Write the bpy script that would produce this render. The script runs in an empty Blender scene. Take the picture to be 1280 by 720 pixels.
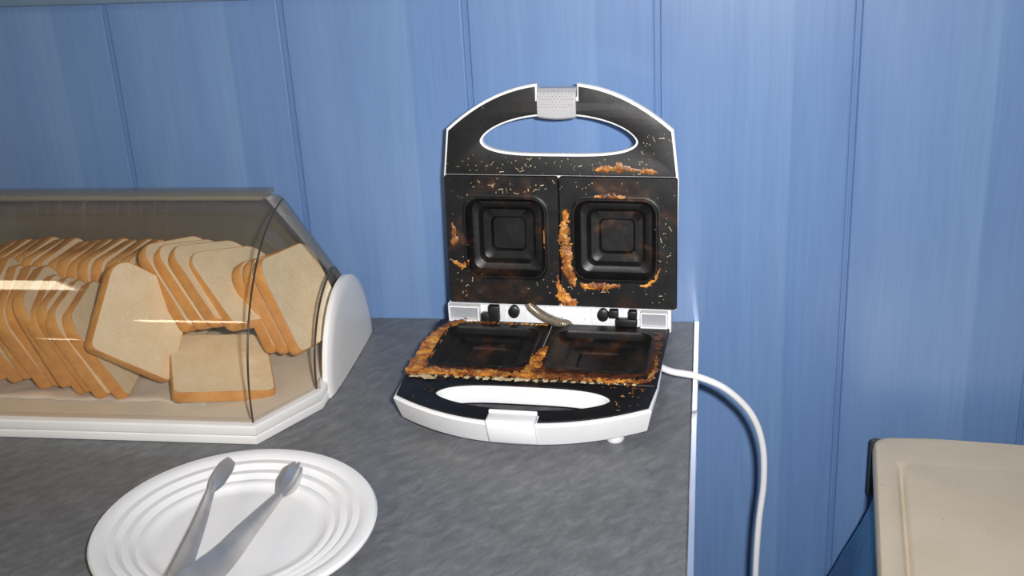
import bpy, bmesh, math, random
from mathutils import Vector, Matrix, noise, Euler

scene = bpy.context.scene
COL = scene.collection
RAD = math.radians

# ------------------------------------------------------------------ camera
F_PX = 1530.0
YAW, PITCH, ROLL = 0.1710, 0.3940, 0.0570
CAM = Vector((0.0129, -1.1802, 0.5342))
fwd = Vector((-math.sin(YAW) * math.cos(PITCH), math.cos(YAW) * math.cos(PITCH), -math.sin(PITCH)))
rgt = Vector((math.cos(YAW), math.sin(YAW), 0.0))
dwn = fwd.cross(rgt)
r2 = rgt * math.cos(ROLL) + dwn * math.sin(ROLL)
d2 = dwn * math.cos(ROLL) - rgt * math.sin(ROLL)
cam_data = bpy.data.cameras.new('camera')
cam_data.sensor_width = 36.0
cam_data.lens = F_PX / 1280.0 * 36.0
cam_data.clip_start = 0.01
cam = bpy.data.objects.new('camera', cam_data)
COL.objects.link(cam)
cam.matrix_world = Matrix(((r2.x, -d2.x, -fwd.x, CAM.x), (r2.y, -d2.y, -fwd.y, CAM.y),
                           (r2.z, -d2.z, -fwd.z, CAM.z), (0, 0, 0, 1)))
scene.camera = cam

# ------------------------------------------------------------------ world, flash, exposure
world = bpy.data.worlds.new('world')
scene.world = world
world.use_nodes = True
world.node_tree.nodes['Background'].inputs[0].default_value = (1.0, 0.97, 0.92, 1)
world.node_tree.nodes['Background'].inputs[1].default_value = 0.16

fl = bpy.data.lights.new('camera_flash', 'AREA')          # the flash beside the camera's lens
fl.shape = 'RECTANGLE'
fl.size, fl.size_y = 0.035, 0.02
fl.energy = 5.7
fl.spread = RAD(100)
fl.color = (1.0, 0.98, 0.97)
flo = bpy.data.objects.new('camera_flash', fl)
COL.objects.link(flo)
fpos = CAM + r2 * 0.065 - d2 * 0.035
faim = Vector((-0.05, -0.06, 0.16))
flo.matrix_world = Matrix.Translation(fpos) @ (faim - fpos).to_track_quat('-Z', 'Y').to_matrix().to_4x4()

vs = scene.view_settings
vs.view_transform = 'Standard'
vs.look = 'None'
vs.gamma = 1.0
vs.use_curve_mapping = False
vs.exposure = 0.0


# ------------------------------------------------------------------ helpers
def obj(name, mesh, mat=None, parent=None, M=None, smooth=None):
    o = bpy.data.objects.new(name, mesh)
    COL.objects.link(o)
    if mat is not None and len(mesh.materials) == 0:
        mesh.materials.append(mat)
    if parent is not None:
        o.parent = parent
    if M is not None:
        o.matrix_local = M
    if smooth is not None:
        shade(mesh, smooth)
    return o


def shade(mesh, deg):
    for p in mesh.polygons:
        p.use_smooth = True
    bm = bmesh.new()
    bm.from_mesh(mesh)
    a = RAD(deg)
    for e in bm.edges:
        if len(e.link_faces) == 2:
            e.smooth = e.calc_face_angle(0) < a
    bm.to_mesh(mesh)
    bm.free()


def empty(name, M):
    o = bpy.data.objects.new(name, None)
    COL.objects.link(o)
    o.empty_display_size = 0.05
    o.matrix_world = M
    return o


def tag(o, label, cat, group=None):
    o['label'] = label
    o['category'] = cat
    if group:
        o['group'] = group
    return o


def structure(o, label=None):
    o['kind'] = 'structure'
    if label:
        o['label'] = label
    return o


def T(x, y, z):
    return Matrix.Translation((x, y, z))


def RX(a):
    return Matrix.Rotation(RAD(a), 4, 'X')


def RY(a):
    return Matrix.Rotation(RAD(a), 4, 'Y')


def RZ(a):
    return Matrix.Rotation(RAD(a), 4, 'Z')


def finish(bm, name='m', recalc=True):
    if recalc:
        bmesh.ops.recalc_face_normals(bm, faces=bm.faces)
    me = bpy.data.meshes.new(name)
    bm.to_mesh(me)
    bm.free()
    return me


def box_mesh(x0, x1, y0, y1, z0, z1, bev=0.0, seg=2):
    bm = bmesh.new()
    bmesh.ops.create_cube(bm, size=1.0)
    for v in bm.verts:
        v.co = Vector(((x0 + x1) / 2 + v.co.x * (x1 - x0), (y0 + y1) / 2 + v.co.y * (y1 - y0),
                       (z0 + z1) / 2 + v.co.z * (z1 - z0)))
    if bev > 0:
        bmesh.ops.bevel(bm, geom=list(bm.edges), offset=bev, segments=seg, profile=0.5, affect='EDGES')
    return finish(bm)


def join_meshes(parts):
    bm = bmesh.new()
    for m in parts:
        bm.from_mesh(m)
        bpy.data.meshes.remove(m)
    return finish(bm)


def loft(loops, cap0=True, cap1=True, closed=True):
    """loops: equal-length lists of 3D points, bridged in order."""
    bm = bmesh.new()
    rows = [[bm.verts.new(p) for p in L] for L in loops]
    n = len(rows[0])
    for a, b in zip(rows, rows[1:]):
        for i in range(n if closed else n - 1):
            j = (i + 1) % n
            bm.faces.new((a[i], a[j], b[j], b[i]))
    if cap0:
        bm.faces.new(rows[0])
    if cap1:
        bm.faces.new(rows[-1])
    return finish(bm)


def rrect(cx, cy, hx, hy, r, n=6):
    """rounded rectangle, (n+1)*4 points, counter-clockwise"""
    r = min(r, hx, hy)
    out = []
    for sx, sy, a0 in ((1, 1, 0), (-1, 1, 90), (-1, -1, 180), (1, -1, 270)):
        for k in range(n + 1):
            a = RAD(a0 + 90.0 * k / n)
            out.append((cx + sx * (hx - r) + r * math.cos(a), cy + sy * (hy - r) + r * math.sin(a)))
    return out


def plate2d(loops, z0, z1, bev=0.0, res=2):
    """outline(s) with holes extruded from z0 to z1, edges rounded by bev"""
    cu = bpy.data.curves.new('outline', 'CURVE')
    cu.dimensions = '2D'
    cu.fill_mode = 'BOTH'
    for L in loops:
        sp = cu.splines.new('POLY')
        sp.points.add(len(L) - 1)
        for q, (x, y) in zip(sp.points, L):
            q.co = (x, y, 0, 1)
        sp.use_cyclic_u = True
    cu.extrude = max((z1 - z0) / 2 - bev, 1e-5)
    cu.bevel_depth = bev
    cu.bevel_resolution = res
    cu.offset = -bev
    ob = bpy.data.objects.new('outline', cu)
    COL.objects.link(ob)
    dg = bpy.context.evaluated_depsgraph_get()
    me = bpy.data.meshes.new_from_object(ob.evaluated_get(dg))
    bpy.data.objects.remove(ob)
    bpy.data.curves.remove(cu)
    bm = bmesh.new()
    bm.from_mesh(me)
    bmesh.ops.remove_doubles(bm, verts=bm.verts, dist=1e-6)
    for v in bm.verts:
        v.co.z += (z0 + z1) / 2
    bm.to_mesh(me)
    bm.free()
    return me


def smooth_path(pts, n=10):
    """Catmull-Rom through pts"""
    P = [Vector(p) for p in pts]
    P = [P[0] * 2 - P[1]] + P + [P[-1] * 2 - P[-2]]
    out = []
    for i in range(1, len(P) - 2):
        p0, p1, p2, p3 = P[i - 1:i + 3]
        for k in range(n):
            t = k / n
            out.append(0.5 * ((2 * p1) + (p2 - p0) * t + (2 * p0 - 5 * p1 + 4 * p2 - p3) * t * t
                              + (3 * p1 - p0 - 3 * p2 + p3) * t ** 3))
    out.append(P[-2].copy())
    return out


def tube(path, rad, sides=12, ripple=0.0):
    loops = []
    n = len(path)
    up = Vector((0.02, 1, 0.03)).normalized()
    for i, p in enumerate(path):
        t = (path[min(i + 1, n - 1)] - path[max(i - 1, 0)]).normalized()
        a = up - t * up.dot(t)
        a.normalize()
        b = t.cross(a)
        r = rad * (1 + (ripple if i % 2 else -ripple))
        loops.append([p + a * (r * math.cos(2 * math.pi * k / sides)) + b * (r * math.sin(2 * math.pi * k / sides))
                      for k in range(sides)])
    return loft(loops)


def nz(x, y, z=0.0):
    return noise.noise(Vector((x, y, z)))


# ------------------------------------------------------------------ materials
def srgb(r, g, b):
    f = lambda c: ((c / 255 + 0.055) / 1.055) ** 2.4 if c > 10 else c / 255 / 12.92
    return (f(r), f(g), f(b), 1.0)


class Mat:
    def __init__(self, name):
        self.m = bpy.data.materials.new(name)
        self.m.use_nodes = True
        self.nt = self.m.node_tree
        self.b = self.nt.nodes['Principled BSDF']
        self.out = self.nt.nodes['Material Output']

    def n(self, typ, **kw):
        nd = self.nt.nodes.new(typ)
        for k, v in kw.items():
            setattr(nd, k, v)
        return nd

    def l(self, a, b):
        self.nt.links.new(a, b)

    def coord(self, kind='Object', scale=(1, 1, 1), loc=(0, 0, 0)):
        tc = self.n('ShaderNodeTexCoord')
        mp = self.n('ShaderNodeMapping')
        mp.inputs['Scale'].default_value = scale
        mp.inputs['Location'].default_value = loc
        self.l(tc.outputs[kind], mp.inputs['Vector'])
        return mp.outputs['Vector']

    def noise(self, vec, scale, detail=4.0, rough=0.55, dist=0.0):
        nd = self.n('ShaderNodeTexNoise')
        nd.inputs['Scale'].default_value = scale
        nd.inputs['Detail'].default_value = detail
        nd.inputs['Roughness'].default_value = rough
        nd.inputs['Distortion'].default_value = dist
        self.l(vec, nd.inputs['Vector'])
        return nd.outputs['Fac']

    def ramp(self, fac, stops, interp='LINEAR'):
        nd = self.n('ShaderNodeValToRGB')
        cr = nd.color_ramp
        cr.interpolation = interp
        while len(cr.elements) < len(stops):
            cr.elements.new(0.5)
        for e, (pos, c) in zip(cr.elements, stops):
            e.position = pos
            e.color = c if len(c) == 4 else (*c, 1)
        self.l(fac, nd.inputs['Fac'])
        return nd.outputs['Color']

    def mix(self, fac, a, b, mode='MIX'):
        nd = self.n('ShaderNodeMix', data_type='RGBA', blend_type=mode)
        for sock, val in ((nd.inputs[0], fac), (nd.inputs[6], a), (nd.inputs[7], b)):
            if hasattr(val, 'is_output'):
                self.l(val, sock)
            else:
                sock.default_value = val
        return nd.outputs[2]

    def math(self, op, a, b=0.0):
        nd = self.n('ShaderNodeMath', operation=op)
        for sock, val in ((nd.inputs[0], a), (nd.inputs[1], b)):
            if hasattr(val, 'is_output'):
                self.l(val, sock)
            else:
                sock.default_value = val
        return nd.outputs[0]

    def bump(self, h, strength=0.3, dist=0.001):
        nd = self.n('ShaderNodeBump')
        nd.inputs['Strength'].default_value = strength
        nd.inputs['Distance'].default_value = dist
        self.l(h, nd.inputs['Height'])
        self.l(nd.outputs['Normal'], self.b.inputs['Normal'])

    def col(self, c):
        s = self.b.inputs['Base Color']
        if hasattr(c, 'is_output'):
            self.l(c, s)
        else:
            s.default_value = c

    def set(self, **kw):
        names = dict(rough='Roughness', metal='Metallic', spec='Specular IOR Level', trans='Transmission Weight',
                     ior='IOR', coat='Coat Weight', coat_rough='Coat Roughness', sss='Subsurface Weight', alpha='Alpha')
        for k, v in kw.items():
            s = self.b.inputs[names[k]]
            if hasattr(v, 'is_output'):
                self.l(v, s)
            else:
                s.default_value = v
        return self


def plain(name, c, rough=0.45, spec=0.5, metal=0.0, var=0.06, scale=40.0, bump=0.0):
    m = Mat(name)
    v = m.coord()
    f = m.noise(v, scale)
    d = tuple(x * (1 - var * 2) for x in c[:3]) + (1,)
    m.col(m.ramp(f, [(0.3, d), (0.7, c)]))
    m.set(rough=rough, spec=spec, metal=metal)
    if bump:
        m.bump(m.noise(v, scale * 8), bump, 0.0005)
    return m.m


PITCH_X = 0.1864          # width of one wall panel
GROOVE = 0.0052


def wall_material():
    m = Mat('blue_wood_laminate')
    tc = m.n('ShaderNodeTexCoord')
    sx = m.n('ShaderNodeSeparateXYZ')
    m.l(tc.outputs['Object'], sx.inputs[0])
    oi = m.n('ShaderNodeObjectInfo')
    # printed stave bands across each panel, wobbling a little with height
    u = m.math('DIVIDE', sx.outputs['X'], PITCH_X)
    wv = m.coord('Object', (3, 1, 1.2))
    wob = m.math('MULTIPLY', m.math('SUBTRACT', m.noise(wv, 2.0, 2), 0.5), 0.02)
    u2 = m.math('ADD', u, wob)
    band = m.ramp(u2, [(0.0, srgb(100, 131, 177)), (0.18, srgb(106, 136, 180)), (0.40, srgb(104, 135, 180)),
                       (0.62, srgb(109, 140, 183)), (0.662, srgb(110, 141, 183)), (0.680, srgb(100, 132, 178)),
                       (0.85, srgb(101, 132, 178)), (1.0, srgb(98, 129, 176))])
    # long vertical grain, different on every panel
    off = m.n('ShaderNodeCombineXYZ')
    m.l(m.math('MULTIPLY', oi.outputs['Random'], 37.0), off.inputs[1])
    va = m.n('ShaderNodeVectorMath', operation='ADD')
    m.l(tc.outputs['Object'], va.inputs[0])
    m.l(off.outputs[0], va.inputs[1])
    mp = m.n('ShaderNodeMapping')
    mp.inputs['Scale'].default_value = (1, 1, 0.035)
    m.l(va.outputs[0], mp.inputs['Vector'])
    g1 = m.noise(mp.outputs[0], 320.0, 5, 0.6)
    mp2 = m.n('ShaderNodeMapping')
    mp2.inputs['Scale'].default_value = (1, 1, 0.06)
    m.l(va.outputs[0], mp2.inputs['Vector'])
    g2 = m.noise(mp2.outputs[0], 60.0, 3, 0.5, 0.6)
    c = m.mix(0.5, band, m.ramp(g1, [(0.30, (0.84, 0.85, 0.88)), (0.70, (1.10, 1.09, 1.06))]), 'MULTIPLY')
    c = m.mix(0.5, c, m.ramp(g2, [(0.30, (0.88, 0.89, 0.92)), (0.70, (1.08, 1.07, 1.04))]), 'MULTIPLY')
    m.col(c)
    m.set(rough=0.29, spec=1.0)
    m.bump(g1, 0.04, 0.0003)
    return m.m


def slate_material():
    m = Mat('slate_laminate')
    v = m.coord('Object', (1, 1, 1))
    mp = m.n('ShaderNodeMapping')
    mp.vector_type = 'TEXTURE'
    mp.inputs['Rotation'].default_value = (0, 0, RAD(50))
    mp.inputs['Scale'].default_value = (1.5, 0.7, 1)
    m.l(v, mp.inputs['Vector'])
    a = m.noise(mp.outputs[0], 75.0, 9, 0.68, 0.4)
    b = m.noise(v, 5.0, 4, 0.5)
    c = m.ramp(a, [(0.28, srgb(86, 88, 91)), (0.50, srgb(105, 107, 110)), (0.72, srgb(126, 127, 130))])
    c = m.mix(0.35, c, m.ramp(b, [(0.3, (0.86, 0.86, 0.86)), (0.7, (1.06, 1.06, 1.08))]), 'MULTIPLY')
    m.col(c)
    m.set(rough=0.42, spec=0.45)
    m.bump(a, 0.25, 0.0008)
    return m.m


def acrylic_material(name, tint, haze):
    """thin smoked acrylic sheet: tinted see-through plus a clear surface reflection"""
    m = Mat(name)
    m.nt.nodes.remove(m.b)
    tr = m.n('ShaderNodeBsdfTransparent')
    v = m.coord()
    f = m.noise(v, 6.0, 2)
    m.l(m.ramp(f, [(0.3, tuple(x * 0.97 for x in tint)), (0.7, tint)]), tr.inputs[0])
    gl = m.n('ShaderNodeBsdfGlossy')
    gl.inputs['Roughness'].default_value = 0.035
    ge = m.n('ShaderNodeNewGeometry')                # Schlick reflection, the same from both sides of the sheet
    dt = m.n('ShaderNodeVectorMath', operation='DOT_PRODUCT')
    m.l(ge.outputs['Incoming'], dt.inputs[0])
    m.l(ge.outputs['Normal'], dt.inputs[1])
    gz = m.math('POWER', m.math('SUBTRACT', 1.0, m.math('ABSOLUTE', dt.outputs['Value'])), 5.0)
    frs = m.math('ADD', m.math('MULTIPLY', gz, 0.92), 0.06)
    hz = m.n('ShaderNodeBsdfDiffuse')
    hz.inputs[0].default_value = srgb(166, 157, 138)
    mx0 = m.n('ShaderNodeMixShader')
    mx0.inputs[0].default_value = haze
    m.l(tr.outputs[0], mx0.inputs[1])
    m.l(hz.outputs[0], mx0.inputs[2])
    mx = m.n('ShaderNodeMixShader')
    m.l(frs, mx.inputs[0])
    m.l(mx0.outputs[0], mx.inputs[1])
    m.l(gl.outputs[0], mx.inputs[2])
    m.l(mx.outputs[0], m.out.inputs['Surface'])
    return m.m


def greasy_black(name, stain=0.5, rough=0.42):
    """black non-stick coating with brown baked-on film and pale scratches and flecks"""
    m = Mat(name)
    v = m.coord()
    base = m.ramp(m.noise(v, 60.0, 4), [(0.3, srgb(7, 7, 8)), (0.7, srgb(15, 15, 17))])
    film = m.ramp(m.noise(v, 26.0, 6, 0.65, 0.8), [(0.56 - 0.06 * stain, (0, 0, 0)), (0.72, (1, 1, 1))])
    brown = m.ramp(m.noise(v, 90.0, 3), [(0.3, srgb(46, 26, 14)), (0.55, srgb(92, 52, 24)), (0.75, srgb(140, 100, 58))])
    c = m.mix(m.math('MULTIPLY', film, 0.75 * stain), base, brown)
    spk = m.ramp(m.noise(v, 420.0, 2, 0.5), [(0.735, (0, 0, 0)), (0.76, (1, 1, 1))])
    c = m.mix(m.math('MULTIPLY', spk, 0.30), c, srgb(150, 142, 128))
    m.col(c)
    m.set(rough=m.math('ADD', m.math('MULTIPLY', m.noise(v, 45.0, 4), 0.3), rough - 0.15), spec=0.4)
    m.bump(m.noise(v, 160.0, 5), 0.25, 0.0006)
    return m.m


def residue_material():
    m = Mat('burnt_cheese')
    v = m.coord()
    a = m.noise(v, 75.0, 6, 0.68, 0.8)
    c = m.ramp(a, [(0.28, srgb(40, 20, 10)), (0.40, srgb(118, 62, 22)), (0.50, srgb(180, 110, 38)),
                   (0.60, srgb(206, 146, 60)), (0.74, srgb(222, 190, 130))])
    b = m.noise(v, 22.0, 3)
    c = m.mix(m.ramp(b, [(0.44, (0, 0, 0)), (0.60, (1, 1, 1))]), c, m.mix(0.62, c, srgb(62, 28, 14)))
    m.col(c)
    m.set(rough=0.42, spec=0.5, coat=0.2)
    m.bump(m.noise(v, 260.0, 5), 0.5, 0.001)
    return m.m


def crumb_material():
    m = Mat('bread_crumb')
    v = m.coord()
    a = m.noise(v, 55.0, 5, 0.6)
    vo = m.n('ShaderNodeTexVoronoi')
    vo.inputs['Scale'].default_value = 520.0
    m.l(v, vo.inputs['Vector'])
    c = m.ramp(a, [(0.3, srgb(244, 230, 204)), (0.7, srgb(253, 243, 224))])
    m.col(m.mix(0.25, c, m.ramp(vo.outputs['Distance'], [(0.1, (0.75, 0.72, 0.68)), (0.6, (1.05, 1.05, 1.05))]), 'MULTIPLY'))
    m.set(rough=0.85, spec=0.2)
    m.bump(vo.outputs['Distance'], 0.35, 0.001)
    return m.m


def crust_material():
    m = Mat('bread_crust')
    v = m.coord()
    a = m.noise(v, 30.0, 5, 0.6)
    m.col(m.ramp(a, [(0.28, srgb(196, 134, 72)), (0.52, srgb(222, 166, 98)), (0.75, srgb(238, 194, 132))]))
    m.set(rough=0.65, spec=0.3)
    m.bump(m.noise(v, 400.0, 4), 0.3, 0.0006)
    return m.m


def steel_material(name, rough=0.22, dots=False):
    m = Mat(name)
    v = m.coord('Object', (1, 1, 1))
    a = m.noise(v, 30.0, 4)
    m.col(m.ramp(a, [(0.3, srgb(196, 193, 190)), (0.7, srgb(222, 220, 218))]))
    m.set(metal=0.85, rough=m.math('ADD', m.math('MULTIPLY', a, 0.14), rough - 0.07))
    return m.m


def cup_material():
    return white_plastic('silver_clip', srgb(178, 178, 180), 0.28)


def emis(name, c, s):
    m = Mat(name)
    m.b.inputs['Emission Color'].default_value = c
    m.b.inputs['Emission Strength'].default_value = s
    m.col(c)
    return m.m


def white_plastic(name, c=srgb(232, 233, 235), rough=0.3, dirt=0.0):
    m = Mat(name)
    v = m.coord()
    a = m.noise(v, 20.0, 4)
    col = m.ramp(a, [(0.3, tuple(x * 0.95 for x in c[:3])), (0.7, c)])
    if dirt:
        d = m.ramp(m.noise(v, 300.0, 3, 0.6), [(0.66, (0, 0, 0)), (0.70, (1, 1, 1))])
        col = m.mix(m.math('MULTIPLY', d, dirt), col, srgb(96, 72, 50))
    m.col(col)
    m.set(rough=rough, spec=0.5)
    return m.m


def bin_material():
    m = Mat('beige_bin_plastic')
    v = m.coord()
    a = m.noise(v, 14.0, 4)
    c = m.ramp(a, [(0.3, srgb(204, 190, 165)), (0.7, srgb(214, 200, 176))])
    smudge = m.ramp(m.noise(v, 34.0, 6, 0.7, 1.0), [(0.66, (0, 0, 0)), (0.80, (1, 1, 1))])
    c = m.mix(m.math('MULTIPLY', smudge, 0.35), c, srgb(120, 100, 82))
    dots = m.ramp(m.noise(v, 230.0, 1), [(0.77, (0, 0, 0)), (0.79, (1, 1, 1))])
    c = m.mix(m.math('MULTIPLY', dots, 0.6), c, srgb(96, 66, 44))
    m.col(c)
    m.set(rough=0.45, spec=0.4)
    m.bump(m.noise(v, 500.0, 2), 0.08, 0.0005)
    return m.m


def bag_material():
    m = Mat('blue_bag_film')
    v = m.coord()
    m.col(m.ramp(m.noise(v, 18.0, 3), [(0.3, srgb(6, 92, 138)), (0.7, srgb(18, 122, 166))]))
    m.set(rough=0.2, spec=0.5)
    m.bump(m.noise(v, 70.0, 4), 0.25, 0.002)
    return m.m


M_WALL = wall_material()
M_SLATE = slate_material()
M_TRIM = plain('edge_trim_satin_aluminium', srgb(226, 228, 232), 0.11, metal=0.85, var=0.02)
M_TOPTRIM = plain('wall_top_trim_paint', srgb(104, 126, 150), 0.4)
M_CAB = white_plastic('cabinet_white', srgb(205, 208, 214), 0.4)
M_FLOOR = plain('floor_vinyl', srgb(120, 112, 104), 0.5)
M_CEIL = plain('ceiling_paint', srgb(225, 222, 214), 0.9)
M_LAMP = emis('fluorescent_diffuser', (1.0, 0.90, 0.66, 1), 14.0)
M_FIX = plain('lamp_housing_white', srgb(220, 220, 218), 0.5)
M_WHITE = white_plastic('appliance_white', dirt=0.15)
M_WHITE_DIRTY = white_plastic('hinge_white', srgb(228, 230, 234), 0.35, dirt=0.8)
M_BOXWHITE = white_plastic('breadbox_white', srgb(232, 231, 230), 0.28)
M_PLATE = white_plastic('plate_white', srgb(234, 234, 236), 0.3)
M_CORD = white_plastic('cord_white', srgb(228, 229, 231), 0.4)
M_ACRYL = acrylic_material('smoked_acrylic', (0.90, 0.845, 0.755, 1), 0.06)
M_ACRYL2 = acrylic_material('smoked_acrylic_rear', (0.64, 0.61, 0.54, 1), 0.42)
M_BLACK = greasy_black('black_coating', 0.55)
M_BLACKH = greasy_black('black_handle_cover', 0.22, 0.5)
M_BLACKB = greasy_black('black_coating_burnt', 0.7, 0.45)
M_DARK = plain('black_plastic', srgb(24, 24, 26), 0.4)
M_GREY = plain('grey_recess', srgb(150, 153, 158), 0.4)
M_CLIP = cup_material()
M_CHEESE = residue_material()
M_BURNT = plain('charred_film', srgb(92, 44, 24), 0.35, var=0.45, scale=120.0, bump=0.5)
M_PALE = plain('pale_grease', srgb(206, 186, 146), 0.35, var=0.25, scale=160.0)
M_CRUMB = crumb_material()
M_CRUST = crust_material()
M_STEEL = steel_material('tong_steel', 0.42)
M_CONDUIT = plain('greasy_conduit', srgb(158, 146, 130), 0.3, metal=0.5, var=0.22, scale=200.0)
M_BIN = bin_material()
M_HINGE = plain('bin_hinge_grey', srgb(52, 54, 52), 0.5)
M_BAG = bag_material()
M_EDGEDARK = plain('acrylic_edge', srgb(64, 54, 48), 0.2)
M_PAPER = plain('paper_liner', srgb(236, 232, 236), 0.8)

# ------------------------------------------------------------------ the setting
# back wall: a flat carcass with one grooved panel after another fixed to it
wall = structure(obj('wall_back', box_mesh(-1.6, 1.2, 0.010, 0.05, -0.88, 1.6), M_WALL))
seam0 = -0.5950
z0w, z1w = -0.88, 0.3445


def panel_mesh():
    # cross-section in x,y: face, eased edge, recessed tongue
    w, g = PITCH_X, GROOVE
    prof = [(0.0, 0.010), (0.0, 0.0016), (0.0012, 0.0), (w - g - 0.0024, 0.0), (w - g - 0.0012, 0.0003), (w - g - 0.0004, 0.0010), (w - g, 0.0018), (w - g, 0.0028),
            (w - g * 0.52, 0.0028), (w - g * 0.5, 0.0016), (w - g * 0.30, 0.0016), (w - g * 0.28, 0.0030),
            (w - 0.0001, 0.0030), (w - 0.0001, 0.010)]
    return loft([[(x, y, z0w) for x, y in prof], [(x, y, z1w) for x, y in prof]])


pm = panel_mesh()
pm.materials.append(M_WALL)
for i in range(-5, 9):
    obj('wall_panel', pm, None, wall, T(seam0 + GROOVE * 0.5 + PITCH_X * i, 0, 0))
structure(obj('trim_1', box_mesh(-1.6, 1.2, -0.006, 0.010, 0.3452, 0.42, 0.002), M_TOPTRIM))
structure(obj('floor', box_mesh(-3.5, 2.5, -4.5, 0.05, -0.92, -0.88), M_FLOOR))
structure(obj('ceiling', box_mesh(-3.5, 2.5, -4.5, 0.05, 1.6, 1.66), M_CEIL))

# ceiling lamps (their streaks show on the smoked bread-box lid)
for lx0, lx1, ly0, ly1, lab in ((-2.7, -1.45, -1.04, -0.82, 'long ceiling lamp with a wide lit cover near the panelled wall'),
                                (-1.63, -1.31, -2.13, -2.05, 'short narrow ceiling lamp in the middle of the ceiling'),
                                (-2.64, -2.50, -3.57, -3.48, 'small ceiling lamp far from the panelled wall')):
    cx, cy = (lx0 + lx1) / 2, (ly0 + ly1) / 2
    t = empty('ceiling_lamp', T(cx, cy, 1.6))
    tag(t, lab, 'lamp')
    hx, hy = (lx1 - lx0) / 2, (ly1 - ly0) / 2
    obj('housing', box_mesh(-hx - .02, hx + .02, -hy - .02, hy + .02, -0.03, -0.0005, .004), M_FIX, t)
    obj('diffuser', box_mesh(-hx, hx, -hy, hy, -0.042, -0.0305, .003), M_LAMP, t)

# worktop with its pale edge trim, on a cabinet
ct = empty('worktop', T(0, 0, 0))
tag(ct, 'dark grey slate-look worktop with a pale strip along its open end', 'worktop')
obj('top', box_mesh(-1.45, 0.0, -0.66, -0.0002, -0.038, 0.0, 0.0008, 1), M_SLATE, ct)
obj('edge_trim', box_mesh(0.0002, 0.0058, -0.66, -0.0002, -0.04, 0.0006, 0.0008, 2), M_TRIM, ct)
cb = empty('base_cabinet', T(0, 0, -0.88))
tag(cb, 'white base cabinet under the slate worktop', 'cabinet')
obj('body', box_mesh(-1.43, -0.002, -0.60, -0.0005, 0.08, 0.8418), M_CAB, cb)
obj('plinth', box_mesh(-1.43, -0.03, -0.54, -0.0005, 0.0, 0.0795), M_CAB, cb)
for k in range(3):
    d = obj('door', box_mesh(-1.425 + k * 0.475, -1.425 + k * 0.475 + 0.468, -0.619, -0.6005, 0.09, 0.835, .003), M_CAB, cb)
    obj('handle', box_mesh(-1.425 + k * 0.475 + 0.42, -1.425 + k * 0.475 + 0.432, -0.64, -0.6192, 0.62, 0.75, .003), M_STEEL, d)

# ------------------------------------------------------------------ bread box
BX0, BX1, BX2 = -1.02, -0.384, -0.346       # far end, fold line, end rim
CY, CZ, RR = -0.118, 0.026, 0.153
bb = empty('bread_box', T(-0.70, -0.13, 0))
tag(bb, 'white bread box with a smoked see-through roll lid full of sliced bread', 'bread box')
BB = T(0.70, 0.13, 0)                        # children are written in world metres


def mirror(x):
    return BX0 + BX2 - x                      # the far end is the near end mirrored


BXL1, BXL2 = mirror(BX1), mirror(BX2)
base_out = [(BX1 + .004, -0.2785), (BX2 + .006, -0.2095), (BX2 + .006, -0.040), (BX2 - .006, -0.018), (BXL2 + .006, -0.018), (BXL2 - .006, -0.040),
            (BXL2 - .006, -0.2095), (BXL1 - .004, -0.2785)]
base_in = [(BX1 - .004, -0.262), (BX2 - .004, -0.200), (BX2 - .004, -0.060), (BX2 - .016, -0.030), (BXL2 + .016, -0.030), (BXL2 + .004, -0.060),
           (BXL2 + .004, -0.200), (BXL1 + .004, -0.262)]
base = join_meshes([plate2d([base_out], 0.0, 0.0085, 0.0015), plate2d([base_out, base_in], 0.0083, 0.0185, 0.002)])
obj('base_tray', base, M_BOXWHITE, bb, BB, 40)


def dome_point(th, s, back=False):
    a = RR * s if not back else 0.100 * s
    return CY + a * math.cos(th), CZ * (0.35 + 0.65 * s) + RR * s * math.sin(th)


def dome(angles, secs, back=False, thick=0.0025):
    """sections: (x, scale); angle measured from +y"""
    bm = bmesh.new()
    rows = []
    for x, s in secs:
        row = []
        for th in angles:
            y, z = dome_point(th, s, back)
            row.append(bm.verts.new((x, y, z)))
        rows.append(row)
    for a, b in zip(rows, rows[1:]):
        for i in range(len(angles) - 1):
            bm.faces.new((a[i], a[i + 1], b[i + 1], b[i]))
    return finish(bm)


front_angles = [RAD(a) for a in [180 + 3 - 3.45 * k for k in range(0, 27)]]     # 183 .. 93 deg
ES = 0.56
secs = [(BXL2, ES), (BXL1, 1.0), (BX1, 1.0), (BX2, ES)]
lid = obj('roll_lid', dome(front_angles, secs), M_ACRYL, bb, BB, 25)
rear_angles = [RAD(a) for a in [92 - 4 * k for k in range(0, 24)]]
obj('rear_shell', dome(rear_angles, [(BXL2 + .004, ES), (BXL1 + .012, .99), (BX1 - .018, .99), (BX2 - .004, ES)], True), M_ACRYL2, bb, BB, 25)


def rib(x, s, ang, r, wd=0.0):
    pts = []
    for th in ang:
        y, z = dome_point(th, s)
        pts.append(Vector((x, y, z)))
    return tube(pts, r, 6)


for x, s in ((BX1, 1.0), (BXL1, 1.0)):
    obj('fold_edge', rib(x, s * 1.001, front_angles, 0.0009), M_EDGEDARK, lid)
for x, s in ((BX2, ES), (BXL2, ES)):
    obj('end_rim', rib(x, s, front_angles, 0.0011), M_EDGEDARK, lid)
# end discs that carry the lid (smoked wall between the rim and the white cap)
for sx, x in ((1, BX2), (-1, BXL2)):
    L0 = [(x, *dome_point(th, ES)) for th in front_angles]
    L1 = [(x + sx * 0.004, *dome_point(th, ES)) for th in front_angles]
    obj('end_band', loft([L0, L1], False, False, False), M_ACRYL, lid, None, 40)
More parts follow.
